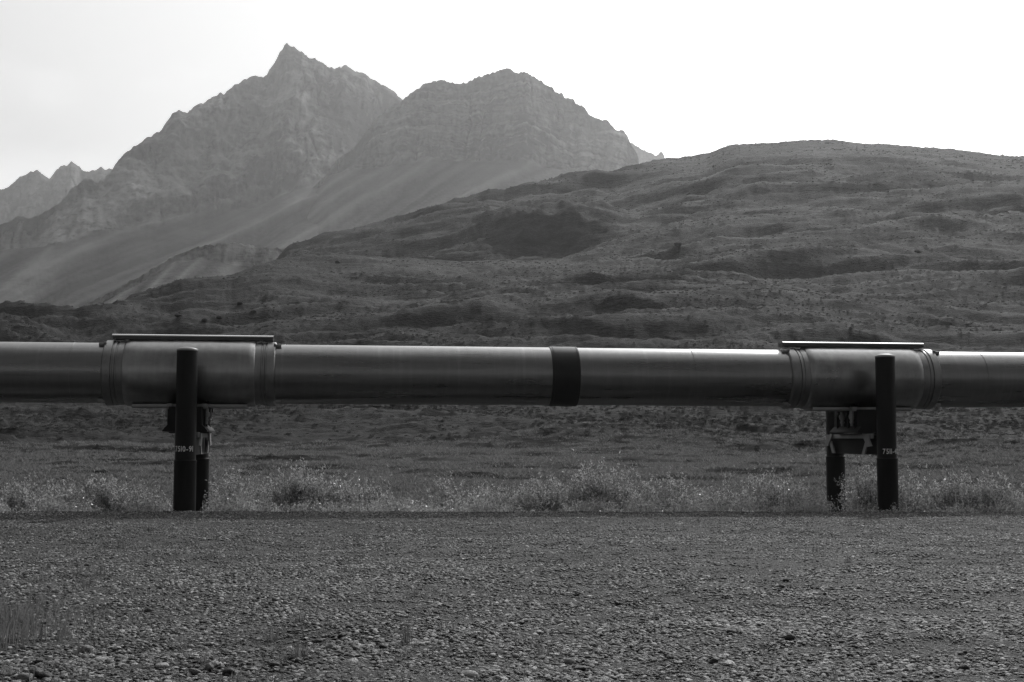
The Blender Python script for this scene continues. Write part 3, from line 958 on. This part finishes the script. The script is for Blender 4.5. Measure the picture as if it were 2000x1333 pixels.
# ------------------------------------------------------------------ supports
def text_wrap(text, h, r, z, ang0, arc, parent):
    """stencilled characters round the post, each its own mesh, from angle ang0 over the angle arc"""
    bms, widths = [], []
    for ch in text:
        cu = bpy.data.curves.new("numeral", 'FONT')
        cu.body = ch
        cu.resolution_u = 3
        cu.offset = .018
        cu.offset = .022
        to = bpy.data.objects.new("numeral_outline", cu)
        COL.objects.link(to)
        dg = bpy.context.evaluated_depsgraph_get()
        me = bpy.data.meshes.new_from_object(to.evaluated_get(dg))
        bpy.data.objects.remove(to)
        bm = bmesh.new(); bm.from_mesh(me)
        bpy.data.meshes.remove(me)
        x0 = min(v.co.x for v in bm.verts); x1 = max(v.co.x for v in bm.verts)
        for v in bm.verts: v.co.x -= x0
        bms.append(bm); widths.append(x1 - x0)
    gap = .13
    k = arc / (sum(widths) + gap * (len(text) - 1))
    t = 0
    for bm, w in zip(bms, widths):
        g = bmesh.ops.extrude_face_region(bm, geom=list(bm.faces))
        top = {e for e in g['geom'] if isinstance(e, bmesh.types.BMVert)}
        for v in bm.verts:
            a = ang0 + (t + v.co.x) * k
            rr = r + (.005 if v in top else .002)
            v.co = Vector((rr * math.cos(a), rr * math.sin(a), z + v.co.y * h / .7))
        obj_bm("numeral", bm, M['paint'], parent)
        t += w + gap

def support(c_t, near_px, base_row, top_row, far_top_row, number, num_row, ang0, step_row, label, near_depth, span):
    wc = mid_pt + (AX * math.cos(slope) + Vector((0, 0, math.sin(slope)))) * c_t     # pipe axis above the beam
    # near post foot from the photograph, the far one along the bent
    yn = near_depth
    foot = at(near_px, base_row, yn)
    root = empty("pipe_support", (foot.x, foot.y, foot.z), PA)
    tag(root, label, "pipe support", "steel supports carrying the pipeline")
    top_h = (at(near_px, top_row, yn) - foot).z
    off = (wc - foot)
    uc = 0.0                                       # along the pipe
    step_z = (at(near_px, step_row, yn) - foot).z
    def post(v, h):
        bm = bmesh.new()
        prof = [(-1.2, .245), (step_z - .02, .245), (step_z, .252), (step_z + .03, .252), (step_z + .04, .231)]
        prof += [(step_z + .04 + (h - .05 - step_z - .04) * k / 6, .231) for k in range(1, 7)]
        add_lathe(bm, prof, 64, 'Z', (0, v, 0))
        p = obj_bm("post", bm, M['post_steel'], root, angle=40)
        bm = bmesh.new()
        add_lathe(bm, [(h - .055, .236), (h - .03, .238), (h - .012, .225), (h + .012, .17), (h + .03, .10), (h + .036, .02)], 64, 'Z', (0, v, 0))
        obj_bm("cap", bm, M['galvanised'], p, angle=50)
        return p
    near = post(0, top_h)
    far = post(span, top_h)
    nz = (at(near_px, num_row, yn) - foot).z
    text_wrap(number, .12, .231, nz, ang0, R(108), near)
    # cross beam: an I beam with light top flange and end brackets
    ztop = wc.z - foot.z - 1.385
    bm = bmesh.new()
    add_box(bm, (uc, span / 2, ztop - .26), (.30, span - .40, .44))
    add_box(bm, (uc, span / 2, ztop - .495), (.40, span - .44, .03))
    beam = obj_bm("cross_beam", bm, M['beam_steel'], root)
    for s in (-1, 1):
        bm = bmesh.new()
        add_box(bm, (uc + s * .225, span / 2, ztop - .06), (.045, span - .52, .12), bevel=.006)
        obj_bm("beam_flange", bm, M['galvanised'], beam, angle=30)
        for v, q in ((span - .30, 1), (.55, -1)):
            bm = bmesh.new()
            x0 = uc + s * .26
            pts = [(v - q * .26, ztop - .02), (v + q * .16, ztop - .02), (v + q * .18, ztop - .16), (v + q * .32, ztop - .30), (v + q * .06, ztop - .32), (v - q * .06, ztop - .20)]
            add_poly(bm, [Vector((x0, a, b)) for a, b in pts], Vector((s * .035, 0, 0)))
            pts = [(v - q * .10, ztop - .18), (v + q * .05, ztop - .22), (v - q * .16, ztop - .50), (v - q * .34, ztop - .50)]
            add_poly(bm, [Vector((x0 - s * .02, a, b)) for a, b in pts], Vector((s * .03, 0, 0)))
            obj_bm("bracket", bm, M['galvanised'], beam)
    # slide plate on the beam
    bm = bmesh.new()
    add_box(bm, (uc, span / 2, ztop - .006), (.9, 1.5, .024))
    obj_bm("slide_plate", bm, M['beam_steel'], beam)
    return root

cL, cR = (SLV[0][0] + SLV[0][1]) / 2, (SLV[1][0] + SLV[1][1]) / 2
support(cL, 360, 999, 681, 0, "7510-91", 882.0, R(-148), 902, "left pipe support, dark steel posts in line, near post stencilled 7510-91", 28.75, 2.65)
support(cR, 1735, 998, 694, 0, "7511-48", 886.5, R(-138), 898, "right pipe support with two dark posts side by side and stencil 7511", 30.85, 3.3)

# ------------------------------------------------------------------ shrubs along the pad edge
def ground_z(x, y):
    """pad bank, then the tundra plain"""
    z = float(pad_z(x, y))
    r = math.hypot(x, y)
    if r > 30.0:
        px = 1000 + F * x / y
        z = max(z, hill_at(px, r).z)
    return z

def leaf_quads(P, D, N, ln, wd):
    """arrays of leaf diamonds: base P, direction D, side N"""
    n = len(P)
    L = ln[:, None]; W = wd[:, None]
    v = np.stack([P, P + D * L * .45 + N * W * .5, P + D * L, P + D * L * .5 - N * W * .5], 1).reshape(-1, 3)
    f = np.arange(4 * n).reshape(n, 4)
    return v, f

def unit(a): return a / np.maximum(np.linalg.norm(a, axis=-1, keepdims=True), 1e-6)

def make_shrub(px, width_px, top_row, Y, dens, label, seed):
    r = np.random.default_rng(seed)
    c = at(px, 998, Y)
    gz = ground_z(c.x, Y)
    top = at(px, top_row, Y).z
    H = max(.45, top - gz)
    W = width_px / F * Y
    root = empty("willow_shrub", (c.x, Y, gz))
    tag(root, label, "shrub", "leafy willow shrubs along the edge of the gravel")
    ns = int(max(14, 56 * W * dens))
    sv, sf, LP, LD = [], [], [], []
    for k in range(ns):
        b = np.array([r.normal(0, W * .24), r.normal(0, .25), -.05])
        lean = np.array([r.normal(0, .5) * W * .7, r.normal(0, .3), 0])
        h = H * (1 - .55 * abs(lean[0]) / (W * .7 + .2)) * r.uniform(.6, 1.12)
        pts = []
        for t in np.linspace(0, 1, 7):
            p = b + lean * t ** 1.3 + np.array([0, 0, (h + .05) * t]) + r.normal(0, .012, 3) * t
            pts.append(p)
        pts = np.array(pts)
        # branchlets
        chains = [(pts, .008)]
        for q in range(int(r.integers(3, 7))):
            t = r.uniform(.25, .85)
            i = int(t * 6)
            p0 = pts[i]
            d = unit(np.array([r.normal(0, .6), r.normal(0, .6), r.uniform(.5, 1.1)]))
            ln = H * r.uniform(.15, .38)
            chains.append((np.array([p0 + d * ln * s + np.array([0, 0, .08 * ln * s * s]) for s in (0, .35, .7, 1)]), .005))
        for ch, rad in chains:
            m = len(ch)
            o = len(sv)
            for i, p in enumerate(ch):
                q = rad * (1 - .8 * i / (m - 1))
                for a in (0, 2.094, 4.189):
                    sv.append(p + np.array([math.cos(a) * q, math.sin(a) * q, 0]))
            for i in range(m - 1):
                for a in range(3):
                    sf.append((o + i * 3 + a, o + i * 3 + (a + 1) % 3, o + (i + 1) * 3 + (a + 1) % 3, o + (i + 1) * 3 + a))
            # leaves along the chain
            nl = int(len(ch) * 5.2)
            for q in range(nl):
                t = r.uniform(.10 if rad > .006 else .05, 1.0) * (m - 1)
                i = min(int(t), m - 2)
                p = ch[i] + (ch[i + 1] - ch[i]) * (t - i)
                ax = unit(ch[i + 1] - ch[i])
                d = unit(ax * .5 + r.normal(0, .7, 3) + np.array([0, 0, .15]))
                LP.append(p); LD.append(d)
    LP, LD = np.array(LP), np.array(LD)
    N = unit(np.cross(LD, r.normal(0, 1, LD.shape)))
    n = len(LP)
    v, f = leaf_quads(LP, LD, N, r.uniform(.04, .085, n), r.uniform(.018, .032, n))
    link(bpy.data.objects.new("foliage", mesh_np("foliage", v, f, M['leaf'], False)), root)
    link(bpy.data.objects.new("stems", mesh_np("stems", np.array(sv), np.array(sf), M['twig'], True)), root)
    return root

SHRUBS = [
    (38, 95, 935, 31.0, 1.0, "low leafy shrub at the far left edge of the gravel"),
    (125, 70, 945, 30.6, .9, "thin low shrub between the far left shrub and the wide dark one"),
    (205, 160, 928, 30.7, 1.5, "wide dark-based shrub left of the left support"),
    (290, 60, 952, 30.8, .8, "sparse low shrub just left of the left support"),
    (454, 90, 917, 31.8, 1.2, "bright leafy shrub just right of the left support"),
    (500, 60, 945, 31.2, .8, "small shrub between the left support and the tallest shrub"),
    (580, 110, 892, 31.6, 1.5, "tallest pointed shrub right of the left support"),
    (650, 80, 922, 31.3, 1.1, "rounded shrub leaning against the tallest one on its right"),
    (720, 70, 930, 31.4, .9, "loose airy shrub under the left half of the long pipe span"),
    (862, 60, 924, 31.6, .7, "thin spindly shrub under the middle of the pipe span"),
    (985, 120, 936, 31.6, 1.2, "low spreading shrub left below the black pipe band"),
    (1060, 70, 921, 32.0, 1.0, "upright shrub directly below the black pipe band"),
    (1170, 130, 896, 32.0, 1.5, "large shrub with tall twigs right below the black pipe band"),
    (1310, 90, 926, 32.0, 1.0, "pale loose shrub between the black band and the right support"),
    (1400, 70, 938, 31.6, .9, "low shrub left of the upright shrub near the right support"),
    (1500, 90, 910, 32.2, 1.2, "upright twiggy shrub left of the right support"),
    (1560, 60, 944, 31.8, 1.0, "small shrub touching the left post of the right support"),
    (1692, 64, 902, 32.6, 1.6, "dense shrub growing between the two posts of the right support"),
    (1775, 60, 918, 32.6, 1.0, "slim shrub just right of the right support"),
    (1850, 90, 922, 32.4, 1.1, "leafy shrub between the slim shrub and the dark right-hand one"),
    (1935, 120, 925, 32.0, 1.6, "dark-based shrub near the right edge of the picture"),
]
for k, (px, w, top, Y, d, lab) in enumerate(SHRUBS):
    make_shrub(px, w, top, Y, d, lab, 50 + k)

# undergrowth: low herbs and grass that nobody could count
def undergrowth():
    n = 34000
    x = rng.uniform(-19, 20, n)
    y = EDGE(x) - .15 + 5.2 * rng.random(n) ** 1.2
    den = fbm(x / 1.4, y / 1.0, 3)
    keep = rng.random(n) < np.clip(.50 + 1.2 * den, .04, 1)
    pxs = 1000 + F * x / y
    keep &= ~((np.abs(pxs - 392) < 15) & (y < 32)) & ~((np.abs(pxs - 1636) < 22) & (y < 34) & (rng.random(n) < .85))
    keep &= ~((np.abs(pxs - 360) < 26) & (y < 29.2))
    x, y, den = x[keep], y[keep], den[keep]
    n = len(x)
    z = np.array([ground_z(a, b) for a, b in zip(x, y)])
    hh = np.clip(.24 + .42 * den, .08, .7) * rng.uniform(.35, 1.1, n)
    V, Fc = [], []
    base = np.stack([x, y, z], -1)
    off = 0
    for q in range(6):
        t = rng.uniform(.12, 1.0, n)
        P = base + np.stack([rng.normal(0, .05, n), rng.normal(0, .05, n), hh * t], -1)
        D = unit(np.stack([rng.normal(0, 1, n), rng.normal(0, 1, n), rng.normal(.35, .6, n)], -1))
        N = unit(np.cross(D, rng.normal(0, 1, D.shape)))
        v, f = leaf_quads(P, D, N, rng.uniform(.04, .08, n), rng.uniform(.02, .035, n))
        V.append(v); Fc.append(f + off); off += len(v)
    for q in range(1):
        D = unit(np.stack([rng.normal(0, .22, n), rng.normal(0, .22, n), np.ones(n)], -1))
        N = unit(np.cross(D, np.stack([rng.normal(0, 1, n), rng.normal(0, 1, n), np.zeros(n)], -1)))
        v, f = leaf_quads(base + np.stack([rng.normal(0, .06, n), rng.normal(0, .06, n), np.full(n, -.03)], -1), D, N, hh * rng.uniform(.7, 1.3, n), np.full(n, .010))
        V.append(v); Fc.append(f + off); off += len(v)
    o = link(bpy.data.objects.new("undergrowth", mesh_np("undergrowth", np.concatenate(V), np.concatenate(Fc), M['leaf'], False)))
    tag(o, "low leafy undergrowth and grass along the gravel edge", kind='stuff')
undergrowth()

# tussocks on the plain and dwarf shrubs on the slope, as instances
def tuft_mesh(seed, n=40, spread=.5, h=.35, wd=.02, mat='grass', leafy=False):
    r = np.random.default_rng(seed)
    a = r.uniform(0, 6.28, n); q = spread * np.sqrt(r.random(n)) * .5
    P = np.stack([q * np.cos(a), q * np.sin(a), np.zeros(n)], -1)
    D = unit(np.stack([np.cos(a) * .5 * r.random(n), np.sin(a) * .5 * r.random(n), np.ones(n)], -1) + r.normal(0, .15, (n, 3)))
    if leafy:
        P[:, 2] = h * np.sqrt(np.clip(1 - (2 * q / spread) ** 2, 0, 1)) * r.uniform(.1, .9, n)
        D = unit(D + r.normal(0, .8, (n, 3)))
    N = unit(np.cross(D, r.normal(0, 1, D.shape)))
    ln = np.full(n, h) * r.uniform(.5, 1.1, n) * (.6 if leafy else 1)
    v, f = leaf_quads(P, D, N, ln, np.full(n, wd) * r.uniform(.7, 1.3, n))
    return mesh_np("tuft", v, f, M[mat], False)

def plain_grass():
    n = 26000
    r_ = np.exp(rng.uniform(math.log(31), math.log(142), n))
    px = rng.uniform(-150, 2150, n)
    P = []
    for p, r in zip(px, r_):
        P.append(hill_at(p, r))
    P = np.array(P) - np.array([0, 0, .03])
    n = len(P)
    s = rng.uniform(.6, 1.4, n) * (1 + r_ / 160)
    scatter("tundra_grass", P, np.stack([np.zeros(n), np.zeros(n), rng.uniform(0, 6.28, n)], -1), np.stack([s * 1.3, s * 1.3, s * .40], -1),
            rng.integers(0, 4, n), [tuft_mesh(k, 36, .5, .34, .022) for k in range(4)], "short pale grass on the flat tundra behind the shrubs")
plain_grass()

def slope_shrubs():
    n = 260000
    r_ = np.exp(rng.uniform(math.log(70), math.log(1150), n))
    px = rng.uniform(-200, 2200, n)
    az = az_of(px)
    x, y = r_ * np.sin(az), r_ * np.cos(az)
    den = fbm(x / 45, y / 22, 4, .6)
    big = fbm(x / 160, y / 80, 3, .5)
    keep = rng.random(n) < np.clip(.30 + .6 * den + .55 * big, .03, 1) * sstep(88, 125, r_ + 30 * big) * (1 - .35 * sstep(260, 480, r_))
    px, r_ = px[keep], r_[keep]
    P = np.array([hill_at(p, r) for p, r in zip(px, r_)])
    n = len(P)
    s = rng.uniform(.2, .85, n) * (.40 + r_ / 950)
    scatter("dwarf_shrubs", P, np.stack([np.zeros(n), np.zeros(n), rng.uniform(0, 6.28, n)], -1), np.stack([s * 1.5, s * 1.2, s * .8], -1),
            rng.integers(0, 5, n), [tuft_mesh(20 + k, 60, 1.0, .6, .16, 'dwarf', True) for k in range(5)], "low dark dwarf shrubs dotting the hillside")
slope_shrubs()

# ------------------------------------------------------------------ grass tufts on the gravel
def grass_tuft(px, row, h_px, n, label, spread=.16, seed=0, mat='grass'):
    # depth where the pad is met
    d = ray(px, row)
    Y = CAM_H / -d.z * d.y
    c = at(px, row, Y)
    r = np.random.default_rng(seed + 900)
    h = h_px / F * Y
    V, Fc, off = [], [], 0
    for k in range(n):
        a = r.uniform(0, 6.28); q = spread * .35 * math.sqrt(r.random())
        p = np.array([q * math.cos(a), q * math.sin(a), -.01])
        out = np.array([math.cos(a), math.sin(a), 0]) * r.uniform(.05, .55)
        hh = h * r.uniform(.45, 1.05)
        side = np.array([-math.sin(a + r.normal(0, .6)), math.cos(a), 0])
        w = r.uniform(.0025, .0045)
        pts = [p + out * hh * t ** 1.8 + np.array([0, 0, hh * (t - .12 * t * t)]) for t in (0, .35, .7, 1)]
        for i, t in enumerate((1, .85, .55, .1)):
            V += [pts[i] + side * w * t, pts[i] - side * w * t]
        for i in range(3):
            Fc.append((off + 2 * i, off + 2 * i + 1, off + 2 * i + 3, off + 2 * i + 2))
        off += 8
    o = link(bpy.data.objects.new("grass_tuft", mesh_np("grass_tuft", np.array(V), np.array(Fc), M[mat], True)))
    o.location = (c.x, c.y, float(pad_z(c.x, c.y)))
    tag(o, label, "grass", "grass tufts growing in the gravel")
    return o
TUFTS = [
    (290, 1043, 24, 26, "small dark grass tuft on the gravel near the left support", .10),
    (795, 1256, 78, 36, "tall thin grass tuft alone in the middle of the foreground gravel", .13),
    (583, 1291, 46, 60, "thick dark grass tuft at the lower left of the gravel", .20),
    (585, 1222, 34, 34, "grass tuft a little behind the thick dark tuft", .16),
    (531, 1246, 34, 30, "wispy grass tuft left of the thick dark tuft", .14),
    (1060, 1276, 46, 24, "faint wispy grass tuft in the lower centre of the gravel", .16),
    (402, 1128, 24, 34, "small grass tuft alone on the left-hand gravel", .16),
    (195, 1130, 26, 44, "dark grass tuft above the grass patch on the left", .2),
    (150, 1130, 30, 30, "thin grass tuft beside the dark rock at left", .2),
    (165, 1152, 22, 40, "flat grass tuft between the grass patch and the dark rock", .2),
    (478, 1184, 20, 26, "tiny grass tuft right of the grass patch", .14),
    (275, 1220, 22, 30, "low grass tuft at the right end of the grass patch", .2),
    (62, 1332, 52, 10, "few bare stalks standing among the round stones in the lower left corner", .05),
    (1634, 1332, 52, 8, "thin dark stalks near the bottom edge at right of centre", .05),
]
for k, (px, row, h, n, lab, sp) in enumerate(TUFTS):
    grass_tuft(px, row, h, n, lab, sp, k)
# the dense patch at the left
def grass_patch():
    r = np.random.default_rng(77)
    V, Fc, off = [], [], 0
    for k in range(3400):
        px = r.uniform(-60, 215); row = 1188 + 72 * r.random() + 8 * math.sin(px * .05) + max(0, (60 - px) * .12)
        if r.random() > 1.0 - max(0, px) / 260: continue
        cl = float(fbm(np.array([px / 22.0]), np.array([row / 14.0]), 2)[0])
        if cl < -.12: continue
        d = ray(px, row)
        Y = CAM_H / -d.z * d.y
        c = at(px, row, Y)
        h = r.uniform(.06, .26) * (1.15 if px < 70 else .8)
        a = r.uniform(0, 6.28)
        out = np.array([math.cos(a), math.sin(a), 0]) * r.uniform(.05, .4)
        side = np.array([math.cos(r.uniform(0, 6.28)), math.sin(a), 0]) * r.uniform(.0022, .004)
        p = np.array([c.x, c.y, float(pad_z(c.x, c.y)) - .01])
        pts = [p + out * h * t ** 1.8 + np.array([0, 0, h * (t - .1 * t * t)]) for t in (0, .5, 1)]
        for i, t in enumerate((1, .75, .1)):
            V += [pts[i] + side * t, pts[i] - side * t]
        Fc += [(off, off + 1, off + 3, off + 2), (off + 2, off + 3, off + 5, off + 4)]
        off += 6
    o = link(bpy.data.objects.new("grass_patch", mesh_np("grass_patch", np.array(V), np.array(Fc), M['grass'], True)))
    tag(o, "soft hazy patch of fine grass on the gravel at the left edge", kind='stuff')
grass_patch()

def weeds():
    r = np.random.default_rng(5)
    V, Fc, off = [], [], 0
    spots = []
    while len(spots) < 150:
        y = r.uniform(8.5, 24); x = r.uniform(-.44, .30) * y
        if r.random() < (.85 if x < -.18 * y else .22): spots.append((x, y))
    for x0, y0 in spots:
        for k in range(int(r.integers(6, 22))):
            x, y = x0 + r.normal(0, .05), y0 + r.normal(0, .05)
            h = r.uniform(.025, .10)
            a = r.uniform(0, 6.28)
            out = np.array([math.cos(a), math.sin(a), 0]) * r.uniform(.1, .7)
            side = np.array([-math.sin(a), math.cos(a), 0]) * r.uniform(.003, .006)
            p = np.array([x, y, float(pad_z(x, y))])
            pts = [p + out * h * t ** 1.6 + np.array([0, 0, h * (t - .15 * t * t)]) for t in (0, .5, 1)]
            for i, t in enumerate((1, .8, .1)):
                V += [pts[i] + side * t, pts[i] - side * t]
            Fc += [(off, off + 1, off + 3, off + 2), (off + 2, off + 3, off + 5, off + 4)]
            off += 6
    o = link(bpy.data.objects.new("weeds", mesh_np("weeds", np.array(V), np.array(Fc), M['grass'], True)))
    tag(o, "tiny scattered weeds coming up through the gravel", kind='stuff')
weeds()

# ------------------------------------------------------------------ picked-out rocks
def rock_on_pad(px, row, w_px, label, mat='dark_stone', flat=.8, ang=.85, seed=0):
    d = ray(px, row)
    Y = CAM_H / -d.z * d.y
    c = at(px, row, Y)
    me = stone_mesh(700 + seed, 3, flat, ang, mat)
    o = link(bpy.data.objects.new("rock", me))
    s = w_px / F * Y
    o.location = (c.x, c.y, float(pad_z(c.x, c.y)) + s * .22)
    o.rotation_euler = (random.gauss(0, .2), random.gauss(0, .2), random.uniform(-.5, .5))
    o.scale = (s * 1.1, s, s)
    tag(o, label, "rock", "rocks lying on the gravel")
    return o
ROCKS = [
    (169, 1113, 11, "dark square rock alone on the left-hand gravel", 'dark_stone', .8, .9),
    (289, 1201, 15, "dark rock right of the grass patch on the left", 'dark_stone', .6, .7),
    (459, 1145, 11, "small dark rock right of the lone grass tuft at left", 'dark_stone', .6, .8),
    (1127, 1163, 11, "dark pointed rock in the centre of the gravel", 'dark_stone', .85, .9),
    (1207, 1176, 12, "dark rock right of the dark pointed rock", 'dark_stone', .8, .8),
    (885, 1256, 16, "dark triangular rock right of the tall thin tuft", 'dark_stone', .7, .9),
    (1543, 1252, 22, "squat grey boulder lying right of centre in the foreground", 'stone', .6, .5),
    (1528, 1151, 14, "wedge-shaped dark rock right of centre halfway up the gravel", 'dark_stone', .55, .8),
    (1395, 1290, 22, "dark block-shaped rock near the bottom right of centre", 'dark_stone', .6, .8),
    (70, 1322, 34, "pale rounded stone in the lower left corner", 'stone', .6, .35),
    (88, 1324, 26, "rounded stone leaning on the pale one in the lower left corner", 'stone', .55, .35),
    (48, 1330, 30, "angular grey stone at the very lower left", 'stone', .6, .9),
    (380, 1319, 24, "oval grey stone, left one of the cluster at the bottom edge", 'stone', .6, .3),
    (408, 1312, 20, "upright rounded stone in the middle of the bottom cluster", 'stone', .9, .3),
    (421, 1321, 16, "small round stone at the right of the bottom cluster", 'stone', .9, .3),
    (446, 1323, 28, "broad flat-topped stone right of the bottom cluster", 'stone', .55, .5),
    (535, 1309, 22, "pale flat oval stone right of the bottom cluster on bare gravel", 'stone', .4, .3),
]
for k, (px, row, w, lab, mt, fl, an) in enumerate(ROCKS):
    rock_on_pad(px, row, w, lab, mt, fl, an, k)

# boulders on the hillside
def boulder(px, row, w_px, label, seed, flat=.6):
    p, r = hill_visible_row(px, row)
    o = link(bpy.data.objects.new("boulder", stone_mesh(800 + seed, 3, flat, .8, 'boulder')))
    s = w_px / F * r
    o.location = p + Vector((0, 0, s * flat * .2))
    o.rotation_euler = (0, 0, random.uniform(-.4, .4))
    o.scale = (s, s, s)
    tag(o, label, "boulder", "boulders on the tundra hillside")
for k, (px, row, w, lab, fl) in enumerate([
    (656, 515, 11, "dark boulder on the crest of the low bench left of centre", .7),
    (1325, 485, 16, "dark rounded boulder halfway up the hill right of centre", .6),
    (1796, 494, 14, "dark boulder on the right-hand slope below the hilltop", .6),
    (342, 622, 14, "dark boulder on the low rise above the left sleeve", .6),
    (394, 628, 12, "pale-edged boulder right of the dark one above the left sleeve", .7),
    (425, 631, 11, "third boulder in line above the right end of the left sleeve", .6),
    (490, 620, 12, "rightmost boulder above the left cover plate", .7),
    (462, 595, 12, "small boulder on the slope above the boulder line", .6),
]):
    boulder(px, row, w, lab, k, fl)

# ------------------------------------------------------------------ haze
bm = bmesh.new()
add_box(bm, (0, 3600, 640), (14000, 8800, 1320))
for v in bm.verts:
    if v.co.z < 100: v.co.z = -20.0
hz = bpy.data.materials.new("haze")
hz.use_nodes = True
hn = hz.node_tree
hn.nodes.clear()
ho = hn.nodes.new("ShaderNodeOutputMaterial")
hv = hn.nodes.new("ShaderNodeVolumePrincipled")
hv.inputs['Color'].default_value = (1, 1, 1, 1)
hv.inputs['Density'].default_value = 7.0e-5
hv.inputs['Anisotropy'].default_value = 0.62
hn.links.new(hv.outputs[0], ho.inputs['Volume'])
tag(obj_bm("haze", bm, hz), "thin bright haze in the air in front of the mountains", kind='stuff')
